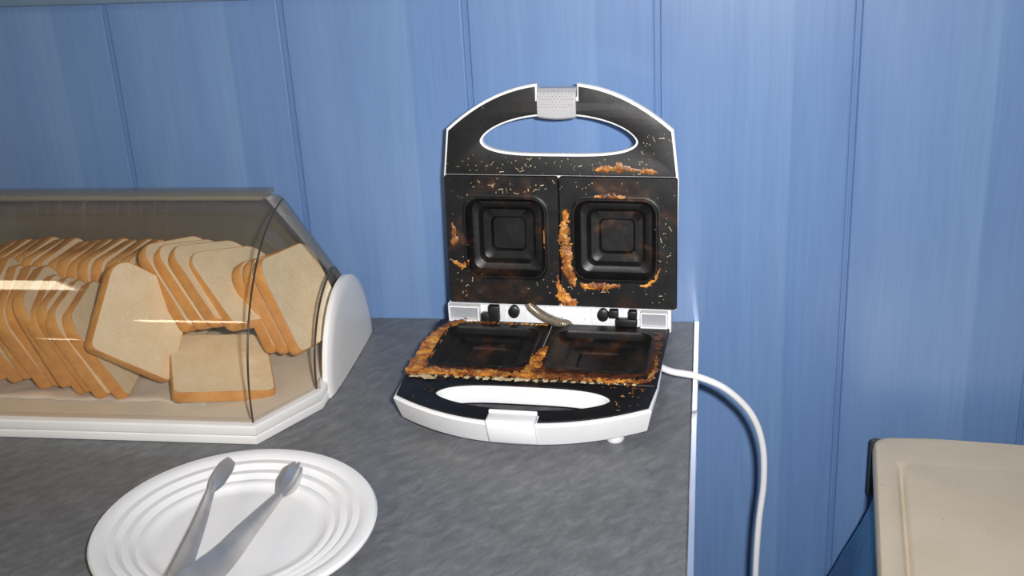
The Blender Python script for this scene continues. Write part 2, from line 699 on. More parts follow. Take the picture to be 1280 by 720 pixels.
# raised lip along the top of the lid
lipx0, lipx1 = BXL1 + 0.016, BX1 - 0.022
lp = [(-0.124, 0.1765), (-0.122, 0.1800), (-0.118, 0.1812), (-0.092, 0.1795), (-0.088, 0.1775), (-0.088, 0.1740), (-0.11, 0.1745)]
lip = loft([[(lipx0, y, z) for y, z in lp], [(lipx1, y, z) for y, z in lp]])
obj('top_lip', lip, M_ACRYL2, lid, None, 30)

# white end caps: domed half-ellipses
for sx, x in ((1, BX2), (-1, BXL2)):
    loops = []
    for dx, s in ((0.0005, 0.985), (0.0015, 1.0), (0.0060, 1.0), (0.0078, 0.97), (0.0090, 0.86), (0.0097, 0.60), (0.0100, 0.25)):
        pts = []
        for k in range(25):
            a = math.pi * k / 24
            pts.append((x + sx * dx, -0.110 - 0.080 * s * math.cos(a), max(0.0008, 0.0008 + 0.0895 * s * math.sin(a))))
        loops.append(pts)
    obj('end_cap', loft(loops), M_BOXWHITE, bb, BB, 50)

# ------------------------------------------------------------------ bread slices
SW = 0.093


def slice_outline(w, h, rb, rt):
    pts = []
    hw, hh = w / 2, h / 2
    for sx, sy, a0, r in ((1, 1, 0, rt), (-1, 1, 90, rt), (-1, -1, 180, rb), (1, -1, 270, rb)):
        for k in range(6):
            a = RAD(a0 + 18.0 * k)
            x = sx * (hw - r) + r * math.cos(a)
            y = sy * (hh - r) + r * math.sin(a)
            pts.append((x, y + (0.004 * (1 - (x / hw) ** 2) if y > 0 else 0)))
    return pts


def slice_meshes(seed, th=0.0115):
    rnd = random.Random(seed)
    w, h = SW * rnd.uniform(.97, 1.03), SW * rnd.uniform(.97, 1.03)
    out = slice_outline(w, h, 0.007, 0.017)
    bend = rnd.uniform(-0.0025, 0.0025)

    def pt(x, z, y):
        return (x, y + bend * ((x / (w / 2)) ** 2), z)
    sc = lambda k: [(x * k, z * k) for x, z in out]
    t = th / 2
    crust = loft([[pt(x, z, y) for x, z in sc(k)] for k, y in
                  ((0.962, -t), (0.982, -t), (0.996, -t * .75), (1.0, 0), (0.996, t * .75), (0.982, t), (0.962, t))], False, False)
    # crumb body: subdivided faces with slight unevenness
    loops = []
    for k, y in ((0.02, -t), (0.3, -t), (0.6, -t), (0.85, -t), (0.966, -t), (0.966, t), (0.85, t), (0.6, t), (0.3, t), (0.02, t)):
        L = []
        for x, z in sc(k):
            d = 0.0007 * nz(x * 90 + seed, z * 90, seed) if k < .9 else 0
            L.append(pt(x, z, y * (1 + 0.02) + d))
        loops.append(L)
    crumb = loft(loops)
    shade(crust, 60)
    shade(crumb, 60)
    crust.materials.append(M_CRUST)
    crumb.materials.append(M_CRUMB)
    return crust, crumb


SLICES = [slice_meshes(s) for s in range(6)]
slice_n = [0]


def bread_slice(c, az, tilt, roll, label, group):
    k = slice_n[0] % 6
    slice_n[0] += 1
    t = empty('bread_slice', T(*c) @ RZ(az) @ RX(tilt) @ RY(roll))
    tag(t, label, 'bread slice', group)
    obj('crust', SLICES[k][0], None, t)
    obj('crumb', SLICES[k][1], None, t)
    return t


G_B = 'slices of white bread in the bread box'
bread_slice((-0.4485, -0.1790, 0.0255), 66, -75, 41, 'white bread slice lying nearly flat in front, under the lid fold', G_B)
bread_slice((-0.5177, -0.1876, 0.0775), 67, -24, 45.5, 'large tilted white bread slice face out, on top of the others', G_B)
nrm = lambda az, t: Vector((math.sin(RAD(az)) * math.cos(RAD(t)), -math.cos(RAD(az)) * math.cos(RAD(t)), math.sin(RAD(t))))
c = Vector((-0.3825, -0.121, 0.0745))
for k in range(3):                              # the bunch at the end cap
    lab = ('bread slice nearest the white end cap, its whole face showing', 'second slice from the white end cap in the tight bunch',
           'last slice of the tight bunch, third from the white end cap')[k]
    bread_slice(c, 80 - 1.5 * k, -27 - 2 * k, 7.5 + 2 * k, lab, 'bunched slices by the white end cap')
    c = c - nrm(80 - 1.5 * k, 27 + 2 * k) * 0.0126 + Vector((0.0, 0.0005 * k, 0.0030))
for k, (cc, az, ti, ro) in enumerate((((-0.4330, -0.1267, 0.0885), 77, -55, 22), ((-0.4535, -0.125, 0.0915), 80, -50, 22), ((-0.4745, -0.118, 0.0885), 82, -46, 20),
                                      ((-0.4950, -0.112, 0.0850), 82, -40, 16))):
    bread_slice(cc, az, ti, ro, ('leaning bread slice beside the end-cap bunch, most of its face showing', 'leaning bread slice just behind the one beside the end-cap bunch',
                                  'third leaning bread slice counted from the end-cap bunch', 'fourth leaning bread slice, at the large face-out slice\'s upper corner')[k], 'leaning slices between the face-out slice and the bunch')
rnd = random.Random(4)
ORD = ['first', 'second', 'third', 'fourth', 'fifth', 'sixth', 'seventh', 'eighth', 'ninth', 'tenth', 'eleventh', 'twelfth', 'thirteenth',
       'fourteenth', 'fifteenth', 'sixteenth', 'seventeenth']
for k in range(-2, 14):                         # row standing along the back
    bread_slice((-0.690 + 0.0134 * k, -0.0765 + rnd.uniform(-.002, .002), 0.0575 + rnd.uniform(-.001, .003)), 86 + rnd.uniform(-2, 2), -9 + rnd.uniform(-1.5, 1.5), rnd.uniform(-2, 2),
                ORD[13 - k] + ' slice of the standing row along the back, counted from the leaning slices', 'slices standing along the back of the box')
for k in range(-4, 8):                          # row along the front, fanned
    f = k / 7
    g = max(0.0, -f)
    lab = ORD[7 - k] + ' slice of the fanned front row, counted from the large face-out slice'
    if k == 7:
        lab = 'first slice of the fanned front row, half hidden behind the large face-out slice'
    j1, j2, j3 = (rnd.uniform(-1, 1) for _ in range(3))
    bread_slice((-0.559 - 0.0128 * (7 - k) - 0.030 * g, -0.1750 - 0.009 * f - 0.030 * g + 0.004 * j1, 0.0736 - 0.0159 * f - 0.034 * g + 0.003 * j2), 101 - 4 * f - 8 * g + j3, -13 - 12 * max(f, 0) - 42 * g, -15 + 13.5 * max(f, 0) + 22 * g + 5 * j2,
                lab, 'slices fanned along the front of the box')
bm = bmesh.new()                                # paper under the bread
rows = []
for i in range(41):
    rows.append([bm.verts.new((-0.72 + 0.27 * i / 40, -0.222 + 0.165 * j / 20 + 0.004 * nz(i * .35, j * .2, 2), 0.0103 + 0.0016 * nz(i * .45, j * .5))) for j in range(21)])
for a, b in zip(rows, rows[1:]):
    for j in range(20):
        bm.faces.new((a[j], a[j + 1], b[j + 1], b[j]))
pp = tag(obj('paper_liner', finish(bm), M_PAPER, None, None, 80), 'crumpled white paper under the bread slices in the bread box', 'paper')
pmod = pp.modifiers.new('thickness', 'SOLIDIFY')
pmod.thickness = 0.0003

# ------------------------------------------------------------------ sandwich maker
TH = -3.5
smk = empty('sandwich_maker', T(-0.1325, -0.0865, 0) @ RZ(TH))
tag(smk, 'open white sandwich maker with dirty black plates caked in burnt cheese', 'sandwich maker')


def arc_outline(hw0, hw1, v0, v1, vc, hwc, vtop, notch=None, n=14, uc=0.0):
    """handle-end outline (u,v): straight sides then a bow; optional notch (half width, depth) in the bow's middle"""
    R_ = []
    # right side going up
    R_.append((hw0, v0))
    R_.append((hw1, v1))
    R_.append((hwc, vc))
    arc = []
    for k in range(1, n + 1):
        u = hwc * (1 - k / n)
        arc.append((u, vc + (vtop - vc) * (1 - (abs(u) / hwc) ** 2.15)))
    if notch:
        nw, nd = notch
        arc = [a for a in arc if a[0] > nw + 0.004]
        vt = vc + (vtop - vc) * (1 - (nw / hwc) ** 2.15)
        arc += [(nw, vt), (nw, vt - nd)]
        R_ += arc
        pts = R_ + [(-u, v) for u, v in reversed(R_)]
    else:
        R_ += arc
        pts = R_ + [(-u, v) for u, v in reversed(R_[:-1])]
    return [(u + uc, v) for u, v in pts]


def slot_outline(hw, v0, v1, ve, off=0.0, n=10, uc=0.0):
    """bow-shaped hand slot: flat lower edge v0, arched upper edge v1, rounded ends at height ve"""
    pts = []
    hw += off
    v0 -= off
    v1 += off
    n = 16
    for k in range(2 * n + 1):                      # upper arch, right to left
        a = math.pi * k / (2 * n)
        u = hw * math.cos(a)
        pts.append((u, ve + (v1 - ve) * max(0.0, 1 - (abs(u) / hw) ** 2.1) ** 0.62))
    for k in range(1, 2 * n):                       # lower edge, left to right
        a = math.pi * k / (2 * n)
        u = -hw * math.cos(a)
        pts.append((u, ve - (ve - v0) * max(0.0, 1 - (abs(u) / hw) ** 3.6) ** 0.5))
    return [(u + uc, v) for u, v in pts]


def cook_plate(u0, u1, v0, v1, cu, cv, hx, hy, w0, w1, sgn=1.0, steps=None):
    """plate half with a stepped square well; z = w. sgn flips v for the base"""
    n = 6
    steps = steps or [(1.0, 0.0), (0.985, -0.0010), (0.905, -0.0078), (0.885, -0.0085), (0.745, -0.0089), (0.725, -0.0095), (0.665, -0.0138),
                      (0.645, -0.0145), (0.455, -0.0149), (0.440, -0.0155), (0.405, -0.0185)]
    if sgn < 0:
        steps = [(k, dz * 0.62) for k, dz in steps]
    c, h = ((u0 + u1) / 2, (v0 + v1) / 2), ((u1 - u0) / 2, (v1 - v0) / 2)
    loops = [[(u, sgn * v, w0) for u, v in rrect(*c, *h, 0.003, n)],
             [(u, sgn * v, w1 - 0.001) for u, v in rrect(*c, *h, 0.003, n)],
             [(u, sgn * v, w1) for u, v in rrect(*c, h[0] - .0008, h[1] - .0008, 0.003, n)]]
    # raised bead round the well, then the nested steps
    for k, dz in ((1.13, 0.0), (1.09, 0.0), (1.07, 0.0002), (1.045, 0.0013), (1.015, 0.0013)):
        loops.append([(u, sgn * v, w1 + dz) for u, v in rrect(cu, cv, hx * k, hy * k, 0.014, n)])
    for k, dz in steps:
        loops.append([(u, sgn * v, w1 + dz) for u, v in rrect(cu, cv, hx * k, hy * k, 0.004 + 0.009 * (k - .3), n)])
    return loft(loops, False, True)


def residue(path, h, seed, base=0.0, rough=1.0, ok=None):
    """ragged patch of baked-on food: path of (u, v, half width) on a plane; the outline is broken up by noise"""
    P = smooth_path([(u, v, hw) for u, v, hw in path], 6)
    mw = max(p.z for p in P) * 1.9
    x0, x1 = min(p.x for p in P) - mw, max(p.x for p in P) + mw
    y0, y1 = min(p.y for p in P) - mw, max(p.y for p in P) + mw
    st = 0.0008
    nx, ny = int((x1 - x0) / st) + 1, int((y1 - y0) / st) + 1
    bm = bmesh.new()
    vt = {}
    F = {}
    for i in range(nx):
        for j in range(ny):
            x, y = x0 + i * st, y0 + j * st
            f = max(1.0 - math.hypot(x - p.x, y - p.y) / p.z for p in P)
            if f < -1.0 or (ok and not ok(x, y)):
                continue
            f += rough * (0.55 * nz(x * 120 + seed, y * 120, seed) + 0.45 * nz(x * 330, y * 330 + seed, 3) + 0.30 * nz(x * 800, y * 800, seed))
            F[i, j] = f
    for (i, j), f in F.items():
        if f > 0.12:
            x, y = x0 + i * st, y0 + j * st
            z = h * min(1.0, (f - 0.12) * 1.6) * (0.55 + 0.45 * nz(x * 130 + seed, y * 130, 9) + 0.22 * nz(x * 480, y * 480, seed))
            vt[i, j] = bm.verts.new((x + st * .4 * nz(x * 900, y * 900, 1), y + st * .4 * nz(x * 900, y * 900, 5), base + max(0.00012, z)))
    for (i, j) in list(vt):
        q = [(i, j), (i + 1, j), (i + 1, j + 1), (i, j + 1)]
        if all(k in vt for k in q):
            bm.faces.new([vt[k] for k in q])
    for v in [v for v in bm.verts if not v.link_faces]:
        bm.verts.remove(v)
    me = finish(bm)
    if me.polygons and sum(p.normal.z for p in me.polygons) < 0:
        me.flip_normals()
    return me


def crumbs(spots, n, seed, base, ok):
    """loose flecks: small irregular wedges; spots of (u, v, su, sv)"""
    rnd = random.Random(seed)
    bm = bmesh.new()
    for _ in range(n):
        u, v, su, sv = rnd.choice(spots)
        x, y = u + rnd.gauss(0, 1) * su, v + rnd.gauss(0, 1) * sv
        if not ok(x, y):
            continue
        a = rnd.uniform(0, math.pi)
        ln, wd, ht = rnd.uniform(0.0004, 0.0008) if rnd.random() < .8 else rnd.uniform(0.0012, 0.003), rnd.uniform(0.0002, 0.0005), rnd.uniform(0.0002, 0.0006)
        ca, sa = math.cos(a), math.sin(a)
        P = [(-ln, -wd, 0), (ln, -wd * .6, 0), (ln * .8, wd, 0), (-ln * .7, wd, 0), (0, 0, ht)]
        vs_ = [bm.verts.new((x + ca * p[0] - sa * p[1], y + sa * p[0] + ca * p[1], base + p[2])) for p in P]
        for i in range(4):
            bm.faces.new((vs_[i], vs_[(i + 1) % 4], vs_[4]))
        bm.faces.new(vs_[3::-1])
    return finish(bm)


# ---- base: (u, -v, z), v runs from the hinge to the front
flip = lambda L: [(u, -v) for u, v in L]
UB = -0.004
body_out = flip(arc_outline(0.1125, 0.1165, 0.0, 0.125, 0.166, 0.1145, 0.2045, None, uc=UB))
slot_b = flip(slot_outline(0.0765, 0.138, 0.180, 0.157, 0.0, uc=UB))
win_b = [flip(rrect(UB + s * 0.0545, 0.063, 0.0470, 0.0425, 0.013)) for s in (-1, 1)]
body = plate2d([body_out, slot_b] + win_b, 0.0095, 0.0345, 0.0022)
for v in body.vertices:                              # sides draw in towards the bottom
    k = max(0.0, (0.032 - v.co.z) / 0.023)
    inside = (abs(v.co.x - UB) < 0.080 and 0.13 < -v.co.y < 0.183) or (abs(v.co.x - UB) < 0.1025 and 0.0195 < -v.co.y < 0.108)
    if inside and -v.co.y > 0.13 and v.co.z < 0.013:
        v.co.z += 0.0075
    if not inside:
        v.co.x = UB + (v.co.x - UB) * (1 - 0.045 * k)
        v.co.y = -0.09 + (v.co.y + 0.09) * (1 - 0.085 * k)
bbody = obj('base', body, M_WHITE, smk, None, 17)
cov_out = flip(arc_outline(0.1155, 0.1150, 0.1272, 0.128, 0.1645, 0.1120, 0.2015, (0.0222, 0.012), uc=UB))
cov_slot = flip(slot_outline(0.0765, 0.138, 0.180, 0.157, 0.0012, uc=UB))
obj('handle_cover', plate2d([cov_out, cov_slot], 0.0346, 0.0362, 0.0005), M_BLACKH, bbody, None, 17)
for s in (-1, 1):
    u0, u1 = (UB + 0.0006, UB + 0.1150) if s > 0 else (UB - 0.1150, UB - 0.0006)
    obj('cooking_plate', cook_plate(u0, u1, 0.004, 0.1268, UB + s * 0.0545, 0.063, 0.0455, 0.041, 0.0346, 0.0372, -1.0), M_BLACKB, bbody, None, 35)
latch = join_meshes([box_mesh(UB - 0.0212, UB + 0.0212, -0.2085, -0.1925, 0.012, 0.0392, 0.0022, 3),
                     box_mesh(UB - 0.0212, UB + 0.0212, -0.1935, -0.1905, 0.036, 0.0412, 0.0012, 2)])
for v in latch.vertices:
    k = max(0.0, (0.033 - v.co.z) / 0.023)
    v.co.y += 0.011 * k
obj('latch', latch, M_WHITE, bbody, None, 40)
for u, v in ((-0.085, 0.02), (0.085, 0.02), (-0.085, 0.150), (0.078, 0.160)):
    L = [[(u + r * math.cos(a * math.pi / 8), -v + r * math.sin(a * math.pi / 8), z) for a in range(16)]
         for r, z in ((0.007, 0.0002), (0.0085, 0.0025), (0.0085, 0.0094))]
    obj('foot', loft(L), M_WHITE, bbody, None, 40)

# ---- lid frame: u right, v up the lid, w out of the inner face
LA = 5.0
LM = T(0.002, 0.0, 0.0535) @ Matrix(((1, 0, 0, 0), (0, math.sin(RAD(LA)), -math.cos(RAD(LA)), 0),
                                     (0, math.cos(RAD(LA)), math.sin(RAD(LA)), 0), (0, 0, 0, 1)))
UL = 0.003
lid_out = arc_outline(0.1115, 0.1135, 0.000, 0.128, 0.1755, 0.1085, 0.2195, (0.0188, 0.0125), uc=UL)
slot_l = slot_outline(0.0745, 0.1512, 0.1895, 0.1640, -0.0010, uc=UL)
win_l = [rrect(UL + s * 0.0535, 0.0695, 0.0400, 0.0400, 0.013) for s in (-1, 1)]
house = loft([[(u, v, -0.0075) for u, v in rrect(UL, 0.067, 0.110, 0.064, 0.012)], [(u, v, -0.020) for u, v in rrect(UL, 0.067, 0.106, 0.061, 0.012)],
              [(u, v, -0.026) for u, v in rrect(UL, 0.067, 0.098, 0.054, 0.012)]], False, True)
lid_o = obj('lid', join_meshes([plate2d([lid_out, slot_l] + win_l, -0.0085, 0.0, 0.0016), house]), M_WHITE, smk, LM, 17)
hc_out = arc_outline(0.1110, 0.1108, 0.1316, 0.133, 0.1738, 0.1062, 0.2170, (0.0205, 0.0135), uc=UL)
hc_slot = slot_outline(0.0745, 0.1512, 0.1895, 0.1640, 0.0012, uc=UL)
obj('handle_cover', plate2d([hc_out, hc_slot], 0.0001, 0.0014, 0.0005), M_BLACKH, lid_o, None, 17)
for s in (-1, 1):
    u0, u1 = (UL + 0.0002, UL + 0.1125) if s > 0 else (UL - 0.1125, UL - 0.0002)
    obj('cooking_plate', cook_plate(u0, u1, 0.0015, 0.1312, UL + s * 0.0535, 0.0695, 0.0385, 0.0385, 0.0001, 0.0028), M_BLACK, lid_o, None, 35)
# knurled clip: wraps the notch in the bow
cl = []
for w, v0, v1 in ((-0.020, 0.1885, 0.2130), (0.0005, 0.1872, 0.2140), (0.0040, 0.1880, 0.2110), (0.0050, 0.1900, 0.2060)):
    cl.append((w, v0, v1))
loops = []
for k in range(13):
    u = -0.0182 + 0.0364 * k / 12
    bow = 0.0018 * (1 - (u / 0.0182) ** 2)
    prof = [(-0.020, 0.213), (-0.002, 0.2138), (0.0028, 0.2105), (0.0046, 0.2040), (0.0046, 0.1950), (0.0034, 0.1885 - bow),
            (0.0010, 0.1868 - bow), (-0.020, 0.1880)]
    loops.append([(UL + u, v, w) for w, v in prof])
knurl = [loft(loops)]
for i in range(7):
    for j in range(10):
        ku = -0.0165 + 0.0033 * j + (0.00165 if i % 2 else 0.0)
        if abs(ku) > 0.0172:
            continue
        kv = 0.1975 + 0.0023 * i
        kw = 0.0044 if kv < 0.204 else 0.0046 - (kv - 0.204) * 0.30
        knurl.append(loft([[(UL + ku + r * math.cos(a), kv + r * math.sin(a), kw + h) for a in (0, 1.57, 3.14, 4.71)]
                           for r, h in ((0.0013, 0.0), (0.0004, 0.0010))], False, True))
obj('clip', join_meshes(knurl), M_CLIP, lid_o, None, 30)

# ---- hinge zone between base and lid
hb = obj('hinge_panel', box_mesh(-0.111, 0.112, -0.0005, 0.014, 0.030, 0.0530, 0.0012), M_WHITE_DIRTY, smk, None, 40)


def frame_box(u0, u1, z0, z1, y, d, t):
    return join_meshes([box_mesh(u0, u1, y - d, y, z0, z0 + t), box_mesh(u0, u1, y - d, y, z1 - t, z1),
                        box_mesh(u0, u0 + t, y - d, y, z0 + t, z1 - t), box_mesh(u1 - t, u1, y - d, y, z0 + t, z1 - t)])


for u0, u1 in ((-0.1085, -0.077), (0.083, 0.109)):
    fo = obj('hinge_pocket', frame_box(u0, u1, 0.0372, 0.0535, -0.0007, 0.007, 0.0016), M_WHITE_DIRTY, hb)
    obj('pocket_floor', box_mesh(u0 + .0018, u1 - .0018, -0.0020, -0.0008, 0.039, 0.0517), M_GREY, hb)
for u0, u1, z0, z1 in ((-0.0755, -0.067, 0.0375, 0.0462), (-0.068, -0.057, 0.0375, 0.0545), (0.0585, 0.0795, 0.0375, 0.0455),
                       (0.0525, 0.0615, 0.0462, 0.0545), (0.071, 0.0795, 0.0460, 0.0545)):
    obj('hinge_arm', box_mesh(u0, u1, -0.0085, -0.0008, z0, z1, 0.0012), M_DARK, hb, None, 40)
for u in (-0.0425, 0.0462):
    L = [[(u + r * math.cos(a * math.pi / 8), y, 0.0478 + r * 1.15 * math.sin(a * math.pi / 8)) for a in range(16)]
         for r, y in ((0.0056, -0.0008), (0.0056, -0.0052), (0.0045, -0.0060))]
    obj('hinge_stud', loft(L), M_DARK, hb, None, 40)
for u in (-0.0305, -0.0525, 0.0345, 0.0535):
    obj('panel_rib', box_mesh(u - .0007, u + .0007, -0.0022, -0.0006, 0.0375, 0.0525), M_WHITE_DIRTY, hb)
cp = smooth_path([(-0.0310, 0.0080, 0.0570), (-0.0255, -0.0010, 0.0525), (-0.0150, -0.0070, 0.0475), (-0.004, -0.0085, 0.0425), (0.006, -0.006, 0.0380), (0.012, 0.002, 0.0335)], 12)
obj('cable_conduit', tube(cp, 0.0047, 12, 0.06), M_CONDUIT, smk, None, 30)

# ---- baked-on food
WB = 0.0372


def ok_base(x, y):                     # solid plate or cover below, not a well, the hand slot or thin air
    u, v = x - UB, -y
    if abs(u) > 0.1165 or v < 0.003:
        return False
    if any(abs(u - s * 0.0545) < 0.0445 and abs(v - 0.063) < 0.040 for s in (-1, 1)):
        return False
    return not (abs(u) < 0.080 and 0.1355 < v < 0.184)


def ok_lid(x, y):
    u, v = x - UL, y
    if abs(u) > 0.1115 or v < 0.002 or v > 0.200:
        return False
    if any(abs(u - s * 0.0535) < 0.0375 and abs(v - 0.0695) < 0.0375 for s in (-1, 1)):
        return False
    return not (abs(u) < 0.079 and 0.1485 < v < 0.193)




def on_base(name, path, h, seed, mat=None, rough=1.0, nv=9):
    me = residue([(u + UB, -v, hw) for u, v, hw in path], h, seed, WB, rough=rough, ok=ok_base)
    o = obj(name, me, mat or M_CHEESE, bbody, None, 80)
    return o


on_base('charred_film', [(-0.100, 0.113, 0.008), (-0.07, 0.113, 0.011), (-0.03, 0.112, 0.011), (0.0, 0.095, 0.014), (0.03, 0.112, 0.011), (0.08, 0.112, 0.010), (0.106, 0.10, 0.007)], 0.0009, 5, M_BURNT, 1.2)
on_base('charred_film', [(0.106, 0.02, 0.006), (0.107, 0.06, 0.007), (0.107, 0.10, 0.007)], 0.0007, 6, M_BURNT, 1.4)
on_base('burnt_cheese', [(-0.088, 0.006, 0.004), (-0.101, 0.018, 0.008), (-0.107, 0.045, 0.0105), (-0.109, 0.080, 0.0115), (-0.110, 0.108, 0.0125), (-0.108, 0.122, 0.009)], 0.0036, 3, None, 0.8)
on_base('burnt_cheese', [(-0.110, 0.121, 0.006), (-0.090, 0.120, 0.0090), (-0.055, 0.120, 0.0090), (-0.02, 0.119, 0.0090), (0.02, 0.118, 0.0095), (0.05, 0.121, 0.007), (0.085, 0.122, 0.006), (0.104, 0.120, 0.005)], 0.0032, 7)
on_base('burnt_cheese', [(0.002, 0.116, 0.012), (0.000, 0.095, 0.010), (0.001, 0.075, 0.0075), (0.004, 0.06, 0.003)], 0.0032, 11)
on_base('burnt_cheese', [(-0.098, 0.009, 0.003), (-0.07, 0.009, 0.0035), (-0.035, 0.010, 0.003), (-0.005, 0.009, 0.0028)], 0.0022, 15)
on_base('burnt_cheese', [(0.107, 0.118, 0.004), (0.110, 0.095, 0.0035), (0.109, 0.07, 0.002)], 0.0016, 19)
on_base('pale_grease', [(-0.085, 0.1285, 0.003), (-0.03, 0.1285, 0.0045), (0.0, 0.128, 0.0038), (0.05, 0.1275, 0.0038), (0.095, 0.1275, 0.0026)], 0.0024, 23, M_PALE)
on_base('pale_grease', [(-0.108, 0.130, 0.003), (-0.095, 0.131, 0.0045), (-0.084, 0.133, 0.002)], 0.0022, 29, M_PALE)

WL = 0.0028


def on_lid(name, path, h, seed, mat=None, base=WL, rough=1.0):
    return obj(name, residue([(u + UL, v, hw) for u, v, hw in path], h, seed, base, rough=rough, ok=ok_lid), mat or M_CHEESE, lid_o, None, 80)


on_lid('burnt_cheese', [(0.006, 0.097, 0.003), (0.006, 0.085, 0.0055), (0.0055, 0.065, 0.0070), (0.007, 0.045, 0.0065), (0.011, 0.030, 0.0055), (0.014, 0.024, 0.003)], 0.0036, 31)
on_lid('burnt_cheese', [(-0.003, 0.032, 0.002), (0.000, 0.018, 0.0045), (0.006, 0.008, 0.0085), (0.012, 0.005, 0.006)], 0.0028, 37)
on_lid('burnt_cheese', [(0.022, 0.024, 0.003), (0.035, 0.022, 0.005), (0.05, 0.024, 0.003), (0.058, 0.025, 0.002)], 0.0014, 41)
on_lid('burnt_cheese', [(0.078, 0.025, 0.0015), (0.085, 0.026, 0.0032), (0.092, 0.034, 0.0028), (0.096, 0.042, 0.0014)], 0.002, 43)
on_lid('burnt_cheese', [(0.035, 0.112, 0.002), (0.05, 0.1125, 0.0035), (0.062, 0.112, 0.002)], 0.0012, 47)
on_lid('burnt_cheese', [(-0.1065, 0.083, 0.002), (-0.104, 0.070, 0.005), (-0.106, 0.062, 0.003)], 0.0016, 51)
on_lid('burnt_cheese', [(-0.106, 0.044, 0.002), (-0.098, 0.040, 0.0035), (-0.092, 0.045, 0.002)], 0.0014, 53)
on_lid('burnt_cheese', [(0.036, 0.1375, 0.002), (0.05, 0.139, 0.0055), (0.062, 0.140, 0.005), (0.075, 0.137, 0.002)], 0.0016, 57, None, 0.0014)
on_lid('burnt_cheese', [(0.078, 0.1365, 0.0015), (0.085, 0.137, 0.0035), (0.093, 0.136, 0.0015)], 0.0012, 59, None, 0.0014)
on_lid('burnt_cheese', [(-0.018, 0.086, 0.0015), (-0.0165, 0.07, 0.003), (-0.017, 0.055, 0.0015)], 0.0010, 61)

o = obj('crumbs', crumbs([(-0.09, 0.04, .010, .02), (0.10, 0.06, .006, .03), (-0.05, 0.118, .03, .006), (0.03, 0.02, .03, .006), (0.0, 0.12, .05, .006)], 150, 5, WL, lambda x, y: ok_lid(x, y) and y < 0.130), M_PALE, lid_o)
o['kind'] = 'stuff'
o = obj('crumbs', crumbs([(-0.05, 0.140, .035, .006), (0.09, 0.16, .012, .012), (0.06, 0.140, .03, .005), (0.0, 0.142, .04, .004)], 110, 6, 0.0014, lambda x, y: ok_lid(x, y) and y > 0.133), M_PALE, lid_o)
o['kind'] = 'stuff'
o = obj('crumbs', crumbs([(0.085, -0.150, .013, .010), (-0.08, -0.16, .02, .01), (0.08, -0.135, .02, .004), (0.02, -0.195, .03, .003)], 110, 8, 0.0362, lambda x, y: ok_base(x, y) and 0.129 < -y < 0.19 and abs(x) < 0.10), M_CHEESE, bbody)
o['kind'] = 'stuff'

# ------------------------------------------------------------------ mains cord
cpath = smooth_path([(-0.030, -0.150, 0.0215), (-0.018, -0.160, 0.0215), (0.006, -0.1655, 0.0195), (0.032, -0.160, 0.004), (0.055, -0.150, -0.026),
                     (0.0665, -0.143, -0.062), (0.0690, -0.140, -0.105), (0.0655, -0.138, -0.155), (0.0640, -0.136, -0.225),
                     (0.066, -0.13, -0.36), (0.075, -0.10, -0.52)], 12)
tag(obj('power_cord', tube(cpath, 0.0032, 14), M_CORD, None, None, 60), 'white power cord bending off the worktop edge down the blue wall', 'cord')

# ------------------------------------------------------------------ plate and tongs
pl = [(0.0, 0.0032), (0.060, 0.0032), (0.0655, 0.0036), (0.0685, 0.0058), (0.0705, 0.0072), (0.0735, 0.0074), (0.0760, 0.0070), (0.0785, 0.0086), (0.0805, 0.0104),
      (0.0835, 0.0106), (0.0860, 0.0102), (0.0885, 0.0120), (0.0905, 0.0138), (0.0935, 0.0140), (0.0960, 0.0138), (0.0990, 0.0158), (0.1040, 0.0172), (0.1085, 0.0168), (0.1100, 0.0150), (0.1098, 0.0132),
      (0.1085, 0.0142), (0.104, 0.0148), (0.097, 0.0122), (0.090, 0.0095), (0.082, 0.0062), (0.073, 0.0032), (0.066, 0.0014), (0.062, 0.0002), (0.0, 0.0002)]
loops = []
for r, z in pl:
    r = max(r, 0.0004)
    loops.append([(r * math.cos(2 * math.pi * k / 96), r * math.sin(2 * math.pi * k / 96), z) for k in range(96)])
PCX, PCY = -0.3458, -0.4206
tag(obj('plate', loft(loops), M_PLATE, None, T(PCX, PCY, 0), 35), 'round white plastic plate with ridged rim, a pair of tongs on it', 'plate')

tg = empty('serving_tongs', T(PCX, PCY, 0.004))
tag(tg, 'steel serving tongs with scalloped claw tips lying open on the white plate', 'tongs')
TGM = T(-PCX, -PCY, -0.004)


def strip(path, widths, thick, side, curl=0.0):
    """metal strip standing on edge: path of centre points, width along 'up', thin along 'side'"""
    n = len(path)
    loops = []
    for i, p in enumerate(path):
        t = (path[min(i + 1, n - 1)] - path[max(i - 1, 0)]).normalized()
        up = Vector((0, 0, 1))
        up = (up - t * up.dot(t)).normalized()
        s = t.cross(up).normalized() * side
        w = widths(i / (n - 1))
        up2 = (up * math.cos(curl) + s * math.sin(curl)).normalized()
        s2 = t.cross(up2).normalized() * side
        # shallow channel section
        L = []
        m = 6
        for k in range(m + 1):
            a = -1 + 2 * k / m
            L.append(p + up2 * (w / 2 * a) + s2 * (0.10 * w * (1 - a * a)))
        for k in range(m, -1, -1):
            a = -1 + 2 * k / m
            L.append(p + up2 * (w / 2 * a) + s2 * (0.10 * w * (1 - a * a) - thick))
        loops.append(L)
    return loft(loops)


